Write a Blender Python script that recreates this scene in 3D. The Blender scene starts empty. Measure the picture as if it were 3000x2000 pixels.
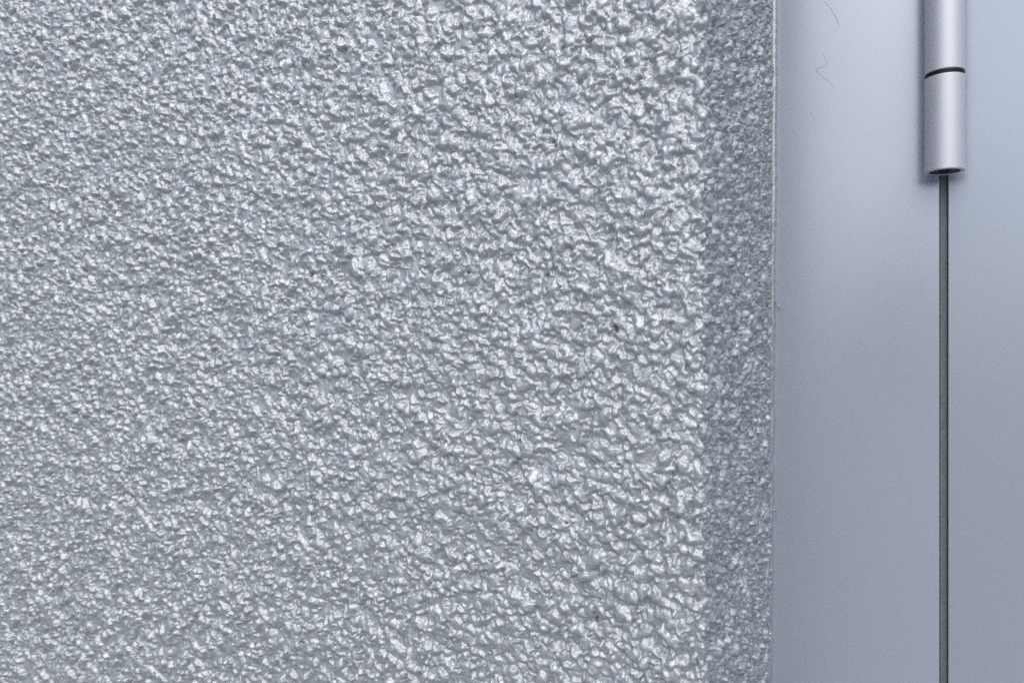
import bpy, bmesh, math, random
import numpy as np
from mathutils import Vector

# ---------------------------------------------------------------- camera, sky, sun, exposure
S = bpy.context.scene
COL = S.collection
YAW = 27.0                      # camera turned this far left of the wall's normal
CAM = Vector((0.0, -0.495, 1.60))

cam_d = bpy.data.cameras.new("camera")
cam = bpy.data.objects.new("camera", cam_d)
COL.objects.link(cam)
cam.location = CAM
cam.rotation_euler = (math.radians(90), 0, math.radians(YAW))
cam_d.sensor_width = 36.0
cam_d.lens = 25.9
cam_d.clip_start = 0.01
cam_d.clip_end = 3000
cam_d.dof.use_dof = True
cam_d.dof.focus_distance = 0.36
cam_d.dof.aperture_fstop = 14
S.camera = cam

SUN_EL, SUN_AZ = 49.0, 160.0    # azimuth clockwise from +Y
W = bpy.data.worlds.new("World")
S.world = W
W.use_nodes = True
nt = W.node_tree
bg = nt.nodes["Background"]
sky = nt.nodes.new("ShaderNodeTexSky")
sky.sky_type = 'NISHITA'
sky.sun_disc = False
sky.sun_elevation = math.radians(SUN_EL)
sky.sun_rotation = math.radians(SUN_AZ)
sky.air_density = 1.0
sky.dust_density = 3.0
sky.ozone_density = 1.0
hs = nt.nodes.new("ShaderNodeHueSaturation")
hs.inputs["Saturation"].default_value = 0.95
nt.links.new(sky.outputs[0], hs.inputs["Color"])
nt.links.new(hs.outputs[0], bg.inputs["Color"])
bg.inputs["Strength"].default_value = 0.135

sun_d = bpy.data.lights.new("sun", 'SUN')
sun_d.energy = 0.8
sun_d.angle = math.radians(84)
sun_d.color = (1.0, 1.0, 0.99)
sun = bpy.data.objects.new("sun", sun_d)
COL.objects.link(sun)
el, az = math.radians(SUN_EL), math.radians(SUN_AZ)
to_sun = Vector((math.sin(az) * math.cos(el), math.cos(az) * math.cos(el), math.sin(el)))
sun.rotation_euler = to_sun.to_track_quat('Z', 'Y').to_euler()

S.view_settings.view_transform = 'Standard'
S.view_settings.look = 'None'
S.view_settings.gamma = 1.0
S.view_settings.exposure = 0.33
S.view_settings.use_curve_mapping = False
S.render.engine = 'CYCLES'
S.cycles.use_denoising = False
S.cycles.adaptive_threshold = 0.004

# ---------------------------------------------------------------- helpers
rng = np.random.default_rng(7)
random.seed(7)


def tag(o, label=None, cat=None, kind=None, group=None):
    if label: o["label"] = label
    if cat: o["category"] = cat
    if kind: o["kind"] = kind
    if group: o["group"] = group
    return o


def empty(name, loc):
    o = bpy.data.objects.new(name, None)
    o.empty_display_size = 0.05
    COL.objects.link(o)
    o.location = loc
    return o


def link(name, me, mat, parent=None, smooth=True):
    o = bpy.data.objects.new(name, me)
    COL.objects.link(o)
    me.materials.append(mat)
    if smooth:
        me.polygons.foreach_set("use_smooth", np.ones(len(me.polygons), dtype=bool))
    if parent is not None:
        o.parent = parent
        o.matrix_parent_inverse.identity()
        o.location = -Vector(parent.location)   # meshes are modelled in world coordinates
    return o


def from_bm(name, bm, mat, parent=None, smooth=False):
    bmesh.ops.recalc_face_normals(bm, faces=bm.faces)
    me = bpy.data.meshes.new(name)
    bm.to_mesh(me)
    bm.free()
    return link(name, me, mat, parent, smooth)


def box(bm, x0, x1, y0, y1, z0, z1, bev=0.0, seg=3, keys=None):
    vs = [bm.verts.new((x, y, z)) for z in (z0, z1) for y in (y0, y1) for x in (x0, x1)]
    f = [(0, 1, 3, 2), (4, 6, 7, 5), (0, 4, 5, 1), (2, 3, 7, 6), (0, 2, 6, 4), (1, 5, 7, 3)]
    fs = [bm.faces.new([vs[i] for i in q]) for q in f]
    if bev:
        es = list({e for q in fs for e in q.edges})
        bmesh.ops.bevel(bm, geom=es, offset=bev, segments=seg, affect='EDGES', profile=0.5)


def lathe(bm, cx, cy, prof, n=96):
    rings = []
    for r, z in prof:
        rings.append([bm.verts.new((cx + r * math.cos(2 * math.pi * k / n), cy + r * math.sin(2 * math.pi * k / n), z))
                      for k in range(n)])
    for a, b in zip(rings[:-1], rings[1:]):
        for k in range(n):
            bm.faces.new((a[k], a[(k + 1) % n], b[(k + 1) % n], b[k]))
    return rings


def origin(o):
    p = Vector((0, 0, 0))
    while o is not None:
        p = p + Vector(o.location); o = o.parent
    return p


def sub(name, bm, mat, parent, smooth=False):
    o = from_bm(name, bm, mat, None, smooth)
    o.parent = parent
    o.location = -origin(parent)
    return o


def sharp_by_angle(o, deg=35):
    me = o.data
    bm = bmesh.new(); bm.from_mesh(me)
    for e in bm.edges:
        e.smooth = len(e.link_faces) == 2 and e.calc_face_angle(0) < math.radians(deg)
    bm.to_mesh(me); bm.free()
    me.polygons.foreach_set("use_smooth", np.ones(len(me.polygons), dtype=bool))


# ---------------------------------------------------------------- materials
def base_mat(name, col, metallic, rough):
    m = bpy.data.materials.new(name)
    m.use_nodes = True
    p = m.node_tree.nodes["Principled BSDF"]
    p.inputs["Base Color"].default_value = (*col, 1)
    p.inputs["Metallic"].default_value = metallic
    p.inputs["Roughness"].default_value = rough
    return m, m.node_tree, p


def noise(t, scale, detail=3.0, rough=0.55, vec=None, dist=0.0):
    n = t.nodes.new("ShaderNodeTexNoise")
    n.inputs["Scale"].default_value = scale
    n.inputs["Detail"].default_value = detail
    n.inputs["Roughness"].default_value = rough
    n.inputs["Distortion"].default_value = dist
    if vec is not None:
        t.links.new(vec, n.inputs["Vector"])
    return n


def ramp(t, src, stops):
    r = t.nodes.new("ShaderNodeValToRGB")
    el = r.color_ramp.elements
    while len(el) < len(stops):
        el.new(0.5)
    for e, (p, c) in zip(el, stops):
        e.position = p
        e.color = (*c, 1) if len(c) == 3 else c
    t.links.new(src, r.inputs[0])
    return r


def maprange(t, src, a, b, c, d):
    n = t.nodes.new("ShaderNodeMapRange")
    for i, v in enumerate((a, b, c, d)):
        n.inputs[i + 1].default_value = v
    t.links.new(src, n.inputs[0])
    return n


def bump(t, height, dist, strength, p, prev=None):
    b = t.nodes.new("ShaderNodeBump")
    b.inputs["Distance"].default_value = dist
    b.inputs["Strength"].default_value = strength
    t.links.new(height, b.inputs["Height"])
    if prev is not None:
        t.links.new(prev.outputs[0], b.inputs["Normal"])
    t.links.new(b.outputs[0], p.inputs["Normal"])
    return b


def silver_paint(name):
    m, t, p = base_mat(name, (0.5, 0.5, 0.52), 0.76, 0.45)
    co = t.nodes.new("ShaderNodeTexCoord").outputs["Object"]
    n1 = noise(t, 160, 4, 0.6, co)
    r1 = ramp(t, n1.outputs["Fac"], [(0.25, (0.405, 0.43, 0.445)), (0.5, (0.49, 0.52, 0.54)), (0.75, (0.55, 0.585, 0.61))])
    t.links.new(r1.outputs[0], p.inputs["Base Color"])
    n2 = noise(t, 420, 4, 0.6, co)
    mr = maprange(t, n2.outputs["Fac"], 0.3, 0.7, 0.44, 0.60)
    t.links.new(mr.outputs[0], p.inputs["Roughness"])
    n3 = noise(t, 900, 4, 0.6, co, 0.4)
    b = bump(t, n3.outputs["Fac"], 0.0005, 0.4, p)
    v = t.nodes.new("ShaderNodeTexVoronoi")
    v.feature = 'F1'
    v.inputs["Scale"].default_value = 950
    wn = noise(t, 500, 2, 0.5, co)
    mx = t.nodes.new("ShaderNodeVectorMath"); mx.operation = 'MULTIPLY_ADD'
    t.links.new(wn.outputs["Color"], mx.inputs[0]); mx.inputs[1].default_value = (0.0012,) * 3
    t.links.new(co, mx.inputs[2]); t.links.new(mx.outputs[0], v.inputs["Vector"])
    iv = maprange(t, v.outputs["Distance"], 0.0, 0.8, 1.0, 0.0)
    bump(t, iv.outputs[0], 0.00034, 0.30, p, b)
    return m


def silver_coat(name, col, rough, metallic=0.85, grain=0.12):
    m, t, p = base_mat(name, col, metallic, rough)
    co = t.nodes.new("ShaderNodeTexCoord").outputs["Object"]
    n1 = noise(t, 2600, 2, 0.6, co)
    r1 = ramp(t, n1.outputs["Fac"], [(0.3, tuple(c * (1 - grain) for c in col)), (0.7, tuple(min(1, c * (1 + grain)) for c in col))])
    t.links.new(r1.outputs[0], p.inputs["Base Color"])
    n2 = noise(t, 9, 3, 0.5, co)
    mr = maprange(t, n2.outputs["Fac"], 0.3, 0.7, rough - 0.03, rough + 0.03)
    t.links.new(mr.outputs[0], p.inputs["Roughness"])
    n3 = noise(t, 2200, 2, 0.6, co)
    b = bump(t, n3.outputs["Fac"], 0.0001, 0.12, p)
    return m


M_WALL = silver_paint("silver_painted_plaster")
M_FRAME = silver_coat("silver_frame_coat", (0.395, 0.44, 0.52), 0.26, 0.27, 0.06)
M_LEAF = silver_coat("silver_leaf_coat", (0.395, 0.44, 0.52), 0.26, 0.27, 0.06)
M_HINGE = silver_coat("satin_aluminium", (0.58, 0.61, 0.66), 0.56, 0.6, 0.03)
M_RUBBER, t_, p_ = base_mat("dark_rubber", (0.05, 0.055, 0.065), 0.0, 0.55)
n_ = noise(t_, 700, 4, 0.6, t_.nodes.new("ShaderNodeTexCoord").outputs["Object"])
r_ = ramp(t_, n_.outputs["Fac"], [(0.3, (0.095, 0.11, 0.125)), (0.7, (0.16, 0.18, 0.20))])
t_.links.new(r_.outputs[0], p_.inputs["Base Color"])
M_PLASTIC, _, _ = base_mat("black_plastic", (0.008, 0.008, 0.011), 0.0, 0.5)
M_SCREW, _, _ = base_mat("brass_screw", (0.35, 0.27, 0.2), 1.0, 0.45)
M_SCRATCH, _, _ = base_mat("scratched_coat", (0.375, 0.415, 0.49), 0.3, 0.6)
M_CORE, _, _ = base_mat("plaster_core", (0.4, 0.4, 0.4), 0.0, 0.9)
M_PAVE, t_, p_ = base_mat("grey_paving", (0.22, 0.22, 0.22), 0.0, 0.9)
n_ = noise(t_, 3, 8, 0.6, t_.nodes.new("ShaderNodeTexCoord").outputs["Object"])
r_ = ramp(t_, n_.outputs["Fac"], [(0.3, (0.28, 0.285, 0.29)), (0.7, (0.37, 0.375, 0.38))])
t_.links.new(r_.outputs[0], p_.inputs["Base Color"])

# ---------------------------------------------------------------- ground
bm = bmesh.new()
q = [bm.verts.new(v) for v in ((-1200, -1200, 0), (1200, -1200, 0), (1200, 1200, 0), (-1200, 1200, 0))]
bm.faces.new(q)
tag(from_bm("ground", bm, M_PAVE), "grey paving in front of the wall", kind="structure")

# ---------------------------------------------------------------- unseen rising ground, added to give the door a sloping reflection
M_HILL, t_, p_ = base_mat("added_slope", (0.16, 0.16, 0.14), 0.0, 0.95)
n_ = noise(t_, 0.25, 8, 0.65, t_.nodes.new("ShaderNodeTexCoord").outputs["Object"])
r_ = ramp(t_, n_.outputs["Fac"], [(0.3, (0.11, 0.12, 0.10)), (0.7, (0.22, 0.22, 0.20))])
t_.links.new(r_.outputs[0], p_.inputs["Base Color"])
bm = bmesh.new()
gx, gy = np.linspace(-160, 220, 96), np.linspace(-320, -70, 40)
unseen_hill = [[bm.verts.new((x, y, -0.5 + (34 * math.exp(-((x - 45) / 40) ** 2) + 3 * math.exp(-((x + 60) / 40) ** 2)
         + 1.3 * math.sin(x * .21) * math.sin(y * .17 + x * .05)) * math.exp(-((y + 165) / 55) ** 2))) for x in gx] for y in gy]
for a, b in zip(unseen_hill[:-1], unseen_hill[1:]):
    for j in range(len(gx) - 1):
        bm.faces.new((a[j], a[j + 1], b[j + 1], b[j]))
tag(from_bm("unseen_hill", bm, M_HILL, None, True), "added hill across from the wall", kind="structure")

# ---------------------------------------------------------------- stucco wall: a heightfield of plaster grains under paint
XC = -0.0654                     # the wall's corner
YW = -0.200                      # its face; the door stands in y = 0
DEPTH = -YW
RC = 0.0011                      # corner rounding
H = 0.00030                      # heightfield cell
T0, T1 = -0.82, 0.26             # along the face (t < 0), round the corner, into the reveal (t > 0)
Z0, Z1 = CAM.z - 0.36, CAM.z + 0.36
NX, NZ = int((T1 - T0) / H), int((Z1 - Z0) / H)


def band(lx, lz, ang=0.0, seed=0, nx=NX, nz=NZ):
    """smooth noise of unit deviation with feature lengths lx, lz (m), turned by ang"""
    r = np.random.default_rng(seed)
    f = np.fft.rfft2(r.standard_normal((nz, nx)).astype(np.float32))
    kz = np.fft.fftfreq(nz, H)[:, None]
    kx = np.fft.rfftfreq(nx, H)[None, :]
    c, s = math.cos(ang), math.sin(ang)
    a, b = c * kx + s * kz, -s * kx + c * kz
    f *= np.exp(-((a * lx) ** 2 + (b * lz) ** 2) * 2.0)
    g = np.fft.irfft2(f, s=(nz, nx)).astype(np.float32)
    return g / g.std()


def blur(g, sig):
    f = np.fft.rfft2(g)
    kz = np.fft.fftfreq(NZ, H)[:, None]
    kx = np.fft.rfftfreq(NX, H)[None, :]
    f *= np.exp(-2 * (math.pi * sig) ** 2 * (kx ** 2 + kz ** 2))
    return np.fft.irfft2(f, s=(NZ, NX)).astype(np.float32)


under = 0.00045 * band(0.022, 0.012, 1.0, 1) + 0.00034 * band(0.0085, 0.0045, 0.9, 2)
dens = band(0.010, 0.006, -0.7, 3) + 0.7 * band(0.004, 0.004, 0, 4)
hf = under.copy()


def grains(n, r0, r1, power, proud, seed, keep):
    r = np.random.default_rng(seed)
    xs = r.integers(0, NX, n); zs = r.integers(0, NZ, n)
    rad = r0 + (r1 - r0) * r.random(n) ** power
    tpos = T0 + xs * H
    rad *= np.interp(tpos, [-0.55, -0.25, -0.02, 0.02], [0.82, 0.86, 1.0, 0.92])
    ecc = 0.50 + 0.5 * r.random(n); ang = r.normal(2.1, 0.75, n)
    lift = r.random(n); acc = r.random(n)
    tx = (r.random(n) - .5) * 0.5; tz = (r.random(n) - .5) * 0.5
    for i in range(n):
        ix, iz = xs[i], zs[i]
        if acc[i] > keep[0] + keep[1] * dens[iz, ix]:
            continue
        R = rad[i] / H
        k = int(R) + 1
        a0, a1, b0, b1 = max(0, ix - k), min(NX, ix + k + 1), max(0, iz - k), min(NZ, iz + k + 1)
        X = (np.arange(a0, a1) - ix)[None, :] / R
        Y = (np.arange(b0, b1) - iz)[:, None] / R
        c, s = math.cos(ang[i]), math.sin(ang[i])
        U, V = c * X + s * Y, (-s * X + c * Y) / ecc[i]
        d2 = U * U + V * V
        dome = rad[i] * (proud[0] + proud[1] * lift[i]) * np.maximum(0, 1 - d2) ** 0.42 * (1 + tx[i] * X + tz[i] * Y) \
            + under[iz, ix]
        w = hf[b0:b1, a0:a1]
        np.maximum(w, np.where(d2 < 1, dome, -1), out=w)


def clods(n, r0, r1, h0, h1, seed):
    r = np.random.default_rng(seed)
    for i in range(n):
        ix, iz = int(r.integers(0, NX)), int(r.integers(0, NZ))
        rad = r.uniform(r0, r1); R = rad / H; k = int(R) + 1
        a0, a1, b0, b1 = max(0, ix - k), min(NX, ix + k + 1), max(0, iz - k), min(NZ, iz + k + 1)
        X = (np.arange(a0, a1) - ix)[None, :] / R
        Y = (np.arange(b0, b1) - iz)[:, None] / R
        a = r.normal(0.55, 0.8); c, s_ = math.cos(a), math.sin(a)
        U, V = c * X + s_ * Y, (-s_ * X + c * Y) / r.uniform(.45, .95)
        top = r.uniform(h0, h1) * np.maximum(0, 1 - U * U - V * V) ** 0.30
        w = under[b0:b1, a0:a1]
        np.maximum(w, top - 0.0004, out=w)


clods(7000, 0.0024, 0.0052, 0.0005, 0.0016, 31)
# crumbs dragged by the float: slanting and upright furrows
fur = band(0.020, 0.0016, 1.05, 41) * np.clip(band(0.02, 0.02, 0, 42), 0, 2) + band(0.016, 0.0013, 1.6, 43) * np.clip(band(0.02, 0.02, 0, 44), 0, 2)
under += (0.00028 * np.clip(fur, -2.5, 1.0)).astype(np.float32)
hf = under.copy()
grains(100000, 0.0012, 0.0034, 1.9, (0.42, 0.50), 11, (0.95, 0.25))
grains(170000, 0.0006, 0.0014, 1.3, (0.60, 1.1), 12, (0.45, 0.18))
hf = blur(hf, 0.00018)
# pits
for i in range(240):
    ix, iz = int(rng.integers(8, NX - 8)), int(rng.integers(8, NZ - 8))
    R = rng.uniform(1.3, 2.7)
    Y, X = np.mgrid[-5:6, -5:6]
    hf[iz - 5:iz + 6, ix - 5:ix + 6] -= 0.0034 * np.exp(-((X / R) ** 2 + (Y / R * rng.uniform(.7, 1.4)) ** 2) ** 2)
hf -= hf.mean()
wx = 0.00045 * band(0.0024, 0.0024, 0, 21) + 0.00042 * band(0.0055, 0.0055, 0, 23)
wz = 0.00045 * band(0.0024, 0.0024, 0, 22) + 0.00042 * band(0.0055, 0.0055, 0, 24)
calm = blur(hf, 0.004)


def sample(g, t, z):
    fx = np.clip((t - T0) / H, 0, NX - 1.001)
    fz = np.clip((z - Z0) / H, 0, NZ - 1.001)
    ix, iz = fx.astype(int), fz.astype(int)
    a, b = (fx - ix), (fz - iz)
    return (g[iz, ix] * (1 - a) + g[iz, ix + 1] * a) * (1 - b) + (g[iz + 1, ix] * (1 - a) + g[iz + 1, ix + 1] * a) * b


def graded(start, stop, step_fn):
    v = [start]
    sg = 1 if stop > start else -1
    while (stop - v[-1]) * sg > 0:
        v.append(v[-1] + sg * step_fn(v[-1]))
    v[-1] = stop
    return np.array(v)


# rows: fine where the wall is close to the eye, coarse far above and below
zf = np.arange(-0.247, 0.2471, 0.00047)
up = graded(0.247, 1.35, lambda v: 0.00047 + (v - 0.247) * 0.06)[1:]
dn = graded(-0.247, -1.6, lambda v: 0.00047 - (v + 0.247) * 0.06)[1:][::-1]
ZR = np.concatenate([dn, zf, up]) + CAM.z
# columns of the face, from the corner leftwards
face_t = graded(0.0, -2.6, lambda v: 0.00042 + max(0, -v) * 0.0008 + max(0, -v - 0.60) * 0.08)[::-1]
rev_t = graded(0.0, DEPTH + 0.003 + 0.01, lambda v: 0.0004 if v < 0.006 else 0.00075)


_w = np.random.default_rng(77).standard_normal(4000)
_w = np.interp(ZR, np.linspace(-1, 4, 4000), np.convolve(_w, np.hanning(9), 'same'))
RAG = -0.0002 + 0.00014 * _w / _w.std()


def sheet(tv, name, parent, rev):
    T, Z = np.meshgrid(tv, ZR)
    arc = RC * math.pi / 2
    inside = (T > T0 + 0.01) & (Z > Z0 + 0.01) & (Z < Z1 - 0.01)
    tt, zz = np.clip(T, T0 + .01, T1 - .01), Z0 + 0.012 + np.mod(Z - Z0 - 0.012, Z1 - Z0 - 0.024)
    tt = np.where(T < T0 + .012, T0 + .012 + np.mod(T - T0 - .012, 0.7), T)
    dx, dz = sample(wx, tt, zz), sample(wz, tt, zz)
    h = sample(hf, tt + dx, zz + dz)
    fine = np.clip(1 - np.maximum(np.maximum(np.abs(Z - CAM.z) - 0.30, -T - 0.70) / 0.1, 0), 0, 1)
    h = h * np.interp(T, [-0.5, -0.2, 0.0], [1.4, 1.2, 1.1])
    h = h * fine + sample(calm, tt, zz) * (1 - fine)
    if rev:
        k = np.clip(T / 0.004, 0, 1)
        t2 = T0 + 0.03 + T * 1.5
        z2 = Z0 + 0.012 + np.mod((Z - Z0) * 1.1, Z1 - Z0 - 0.024)
        h2 = sample(hf, t2 + sample(wx, t2, z2), z2 + sample(wz, t2, z2)) * fine * 1.5
        h = h * (1 - k) + h2 * k
        h = h * (1 - 0.75 * np.clip((T - DEPTH + 0.020) / 0.014, 0, 1))
    th = np.clip((T + arc / 2) / arc, 0, 1) * math.pi / 2          # turn of the normal round the corner
    px = np.where(T < -arc / 2, XC - RC + (T + arc / 2), XC - RC + RC * np.sin(th))
    py = np.where(T < arc / 2, YW + RC - RC * np.cos(th), YW + RC + (T - arc / 2))
    ph = np.clip((T + 0.0035) / 0.007, 0, 1) * math.pi / 2         # lumps lean over the corner
    rag = np.interp(Z, ZR, RAG) * np.exp(-(T / 0.006) ** 2)
    px = px + h * np.sin(ph) + 0.25 * h * np.exp(-(T / 0.0028) ** 2) + rag
    py = py - h * np.cos(ph)
    # the plaster's last edge leans by a few millimetres over its height
    if rev:
        px = px + (Z - CAM.z) * 0.0035 * np.clip(T / DEPTH, 0, 1)
    nz, nx = T.shape
    co = np.stack([px, py, Z], -1).reshape(-1, 3).astype(np.float32)
    idx = np.arange(nz * nx).reshape(nz, nx)
    quads = np.stack([idx[:-1, :-1], idx[:-1, 1:], idx[1:, 1:], idx[1:, :-1]], -1).reshape(-1)
    nf = len(quads) // 4
    me = bpy.data.meshes.new(name)
    me.vertices.add(len(co)); me.vertices.foreach_set("co", co.reshape(-1))
    me.loops.add(nf * 4); me.loops.foreach_set("vertex_index", quads.astype(np.int32))
    me.polygons.add(nf)
    me.polygons.foreach_set("loop_start", (np.arange(nf) * 4).astype(np.int32))
    me.update(calc_edges=True)
    me.validate()
    pass
    return link(name, me, M_WALL, parent)


wall = tag(empty("stucco_wall", (XC, YW, 0)),
           "rough grainy stucco wall under glossy silver paint, left of the smooth door frame", "wall", "thing")
sheet(face_t, "wall_face", wall, False)
sheet(rev_t, "wall_reveal", wall, True)

# the trowelled edge bead where the reveal meets the frame
zb = np.arange(-0.30, 0.3001, 0.0006) + CAM.z
zb = np.concatenate([[0.0, 0.6, 1.0, 1.2], zb, [2.0, 2.4, 2.95]])
nb = 9
rb = np.random.default_rng(5)


def walk(n, k, seed):
    v = np.random.default_rng(seed).standard_normal(n + 400)
    v = np.convolve(v, np.hanning(k), 'same')[200:200 + n]
    return v / v.std()


wob = 0.00018 * walk(len(zb), 61, 1) + 0.00012 * walk(len(zb), 9, 2)
bm = bmesh.new()
rows = []
for k, z in enumerate(zb):
    x0 = XC + (z - CAM.z) * 0.0035
    wdt = max(0.0005, 0.0018 + wob[k] + 0.0011 * max(-1, min(1, (z - CAM.z) / 0.2)))
    w1 = 0.00018 * math.sin(z * 900) * wob[k] / 0.0003
    prof = [(-0.0040, -0.0150), (-0.0010, -0.0125 + w1), (-0.0004, -0.0095), (wdt * .25, -0.0088 - w1), (wdt * .40, -0.0078),
            (wdt * .62, -0.0080 + w1), (wdt * .88, -0.0072), (wdt, -0.0055), (wdt + .0001, 0.0)]
    row = [bm.verts.new((x0 + a_, b_, z)) for a_, b_ in prof]
    rows.append(row)
for a, b in zip(rows[:-1], rows[1:]):
    for j in range(nb - 1):
        bm.faces.new((a[j], a[j + 1], b[j + 1], b[j]))
from_bm("edge_bead", bm, M_WALL, wall, True)


# drips and crumbs of paint hanging off the bead
def tube(bm, pts, rad, n=8):
    rings = []
    for i, (p, r) in enumerate(zip(pts, rad)):
        p = Vector(p)
        d = (Vector(pts[min(i + 1, len(pts) - 1)]) - Vector(pts[max(i - 1, 0)])).normalized()
        u = d.orthogonal().normalized(); v = d.cross(u)
        rings.append([bm.verts.new(p + r * (math.cos(2 * math.pi * k / n) * u + math.sin(2 * math.pi * k / n) * v)) for k in range(n)])
    for a, b in zip(rings[:-1], rings[1:]):
        for k in range(n):
            bm.faces.new((a[k], a[(k + 1) % n], b[(k + 1) % n], b[k]))
    bm.faces.new(rings[0]); bm.faces.new(rings[-1])


for dz, sc in ((0.0262, 1.0), (-0.106, 0.45)):
    bm = bmesh.new()
    z = CAM.z + dz
    tube(bm, [(XC + 0.0005, -0.004, z), (XC + 0.0020, -0.0036, z - 0.0012 * sc), (XC + 0.0017 + 0.0016 * sc, -0.0033, z - 0.0030 * sc),
              (XC + 0.0017 + 0.0030 * sc, -0.003, z - 0.0042 * sc), (XC + 0.0017 + 0.0034 * sc, -0.003, z - 0.0055 * sc)],
         [0.0006, 0.00055, 0.0005, 0.0006, 0.00025])
    from_bm("paint_drip", bm, M_WALL, wall, True)

# ---------------------------------------------------------------- door frame, door leaf
D = 0.495
XG0, XG1 = 0.0270, 0.0314         # the gap between frame and leaf
door = tag(empty("metal_door", (0.3, 0, 0)), "smooth silver blue metal door with barrel hinge, right of the rough stucco wall", "door", "thing")
bm = bmesh.new()
box(bm, XC - 0.06, XG0, 0.0, 0.055, 0.0, 2.95, 0.0005, 3)
o = from_bm("door_frame", bm, M_FRAME, door); sharp_by_angle(o)
frame = o
bm = bmesh.new()
box(bm, XG0 + 0.00035, XG1 - 0.00035, 0.0024, 0.02, 0.0, 2.95, 0.0003, 2)
box(bm, XG0 - 0.002, XG1 + 0.002, 0.0205, 0.025, 0.0, 2.95)
g = sub("gasket", bm, M_RUBBER, frame)

# hairline scratches on the frame: shallow scored strips
def px_door(px, py, y=0.0):
    F = 2158.0
    th = math.atan((px - 1500) / F) - math.radians(YAW)
    d = D + y
    X = d * math.tan(th)
    Zd = d / math.cos(th) * math.cos(math.atan((px - 1500) / F))
    return X, CAM.z + (1000 - py) / F * Zd


scr = [[(2412, 3), (2430, 22), (2446, 48), (2456, 70), (2461, 85)],
       [(2411, 157), (2418, 175), (2424, 187), (2414, 196), (2398, 200), (2393, 208), (2406, 222), (2424, 237), (2438, 250), (2442, 260)],
       [(2376, 320), (2378, 335), (2384, 345), (2389, 358)]]
for pl in scr:
    bm = bmesh.new()
    pts = [px_door(*p) for p in pl]
    n = len(pts)
    dense = []
    for i in range(n - 1):
        for k in range(4):
            s_ = k / 4
            p0, p1, p2, p3 = pts[max(i - 1, 0)], pts[i], pts[i + 1], pts[min(i + 2, n - 1)]
            dense.append(tuple(0.5 * (2 * p1[c] + (p2[c] - p0[c]) * s_ + (2 * p0[c] - 5 * p1[c] + 4 * p2[c] - p3[c]) * s_ ** 2
                                      + (3 * p1[c] - p0[c] - 3 * p2[c] + p3[c]) * s_ ** 3) for c in (0, 1)))
    dense.append(pts[-1])
    m_ = len(dense)
    prev = None
    for i, (x, z) in enumerate(dense):
        a, b = dense[max(i - 1, 0)], dense[min(i + 1, m_ - 1)]
        dx, dz = b[0] - a[0], b[1] - a[1]
        l = math.hypot(dx, dz) or 1
        w = 0.00022 * math.sin(math.pi * (0.08 + 0.84 * i / (m_ - 1)))
        nx_, nz_ = -dz / l * w, dx / l * w
        cur = [bm.verts.new((x + nx_, -0.00002, z + nz_)), bm.verts.new((x, -0.00009, z)), bm.verts.new((x - nx_, -0.00002, z - nz_))]
        if prev:
            bm.faces.new((prev[0], prev[1], cur[1], cur[0])); bm.faces.new((prev[1], prev[2], cur[2], cur[1]))
        prev = cur
    sub("scratch", bm, M_SCRATCH, frame)

bm = bmesh.new()
box(bm, XG1, 0.98, 0.0, 0.055, 0.008, 2.95, 0.0005, 3)
o = from_bm("door_leaf", bm, M_LEAF, door); sharp_by_angle(o)

# ---------------------------------------------------------------- barrel hinge
HX, HY, R = 0.0290, -0.0103, 0.0100
zb0, zw0, zw1, zt = CAM.z + 0.0962, CAM.z + 0.1495, CAM.z + 0.1520, CAM.z + 0.212
hinge = empty("hinge", (0, 0, 0))
hinge["label"] = "round satin aluminium barrel hinge with a black ring"
hinge.parent = door
hinge.location = Vector((HX, HY, zb0)) - door.location
bv = 0.00035
ri = 0.0079


def knuckle(z0, z1):
    bm = bmesh.new()
    prof = [(ri, z0 + 0.012), (ri, z0 + 0.0002), (ri + 0.0002, z0), (R - bv, z0), (R - bv * .3, z0 + bv * .3), (R, z0 + bv), (R, z0 + bv * 2.2),
            (R, z1 - bv * 2.2), (R, z1 - bv), (R - bv * .3, z1 - bv * .3), (R - bv, z1), (ri, z1), (ri, z0 + 0.012)]
    lathe(bm, HX, HY, prof)
    bmesh.ops.remove_doubles(bm, verts=bm.verts, dist=1e-6)
    o = sub("knuckle", bm, M_HINGE, hinge); sharp_by_angle(o)
    return o


k_low = knuckle(zb0, zw0)
k_up = knuckle(zw1, zt)
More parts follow.
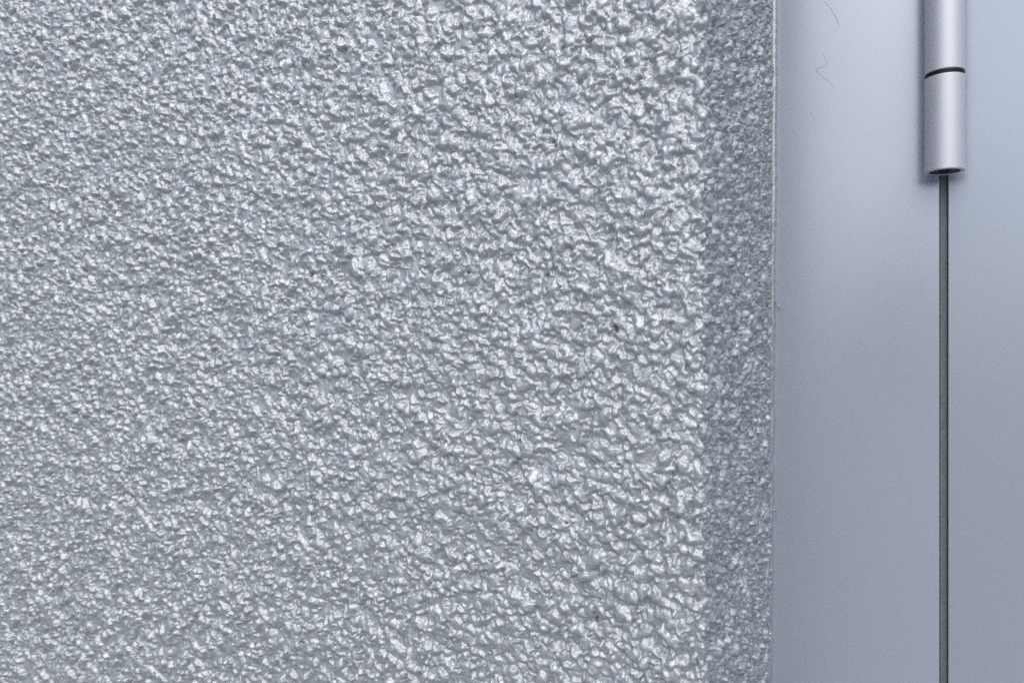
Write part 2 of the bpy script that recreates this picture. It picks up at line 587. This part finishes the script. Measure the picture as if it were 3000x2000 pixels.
# black washer: two thin rings with a groove between
bm = bmesh.new()
zm = (zw0 + zw1) / 2
lathe(bm, HX, HY, [(0.002, zw0 - .0004), (R - .0004, zw0 - 0.0000), (R - .00035, zw0 + .0002), (R - .00035, zm - .0002), (R - .0008, zm - .0001),
                   (R - .0008, zm + .0001), (R - .0001, zm + .0002), (R - .0001, zw1 - .0002), (R - .0003, zw1), (0.002, zw1 + .0004)])
o = sub("washer", bm, M_PLASTIC, hinge); sharp_by_angle(o)
# plug in the open lower end, with its ribs and a screw
plug = None
bm = bmesh.new()
lathe(bm, HX, HY, [(0.0018, zb0 + .0009), (0.0032, zb0 + .0009), (0.0034, zb0 + .0004), (0.0060, zb0 + .0004), (0.0062, zb0 + .0008), (ri - .0006, zb0 + .0008), (ri - .0004, zb0 + .0003), (ri - .0001, zb0 + .0003),
                   (ri - .0002, zb0 + .006)])
for a in (0.5, 2.6, 4.7):
    c, s = math.cos(a), math.sin(a)
    vs = []
    for z in (zb0 + .0005, zb0 + .003):
        for rr, w in ((0.0022, .0006), (0.0066, .0006)):
            for sg in (-1, 1):
                vs.append(bm.verts.new((HX + rr * c - sg * w * s, HY + rr * s + sg * w * c, z)))
    for q in ((0, 1, 3, 2), (4, 6, 7, 5), (0, 4, 5, 1), (2, 3, 7, 6), (0, 2, 6, 4), (1, 5, 7, 3)):
        bm.faces.new([vs[i] for i in q])
plug = sub("end_plug", bm, M_PLASTIC, hinge); sharp_by_angle(plug)
bm = bmesh.new()
rings = lathe(bm, HX, HY, [(0.0004, zb0 + .0009), (0.0011, zb0 + .0010), (0.0017, zb0 + .0014), (0.0018, zb0 + .004)], 24)
bm.faces.new(rings[0])
scw = sub("screw", bm, M_SCREW, hinge, True)
# cap on the upper end, necks that carry the knuckles
bm = bmesh.new()
rings = lathe(bm, HX, HY, [(R, zt + .0003), (R, zt + .0026), (R, zt + .003), (R * .96, zt + .004), (R * .8, zt + .0046), (0.001, zt + .0048)])
bm.faces.new(rings[-1])
o = sub("end_cap", bm, M_HINGE, hinge); sharp_by_angle(o)
for z0, z1, x0, x1 in ((zb0 + .012, zw0 - .008, HX + .0032, HX + .0072), (zw1 + .008, zt - .012, HX - .0072, HX - .0032)):
    bm = bmesh.new()
    box(bm, x0, x1, HY + .004, 0.004, z0, z1, 0.0004, 2)
    sub("neck", bm, M_HINGE, hinge)
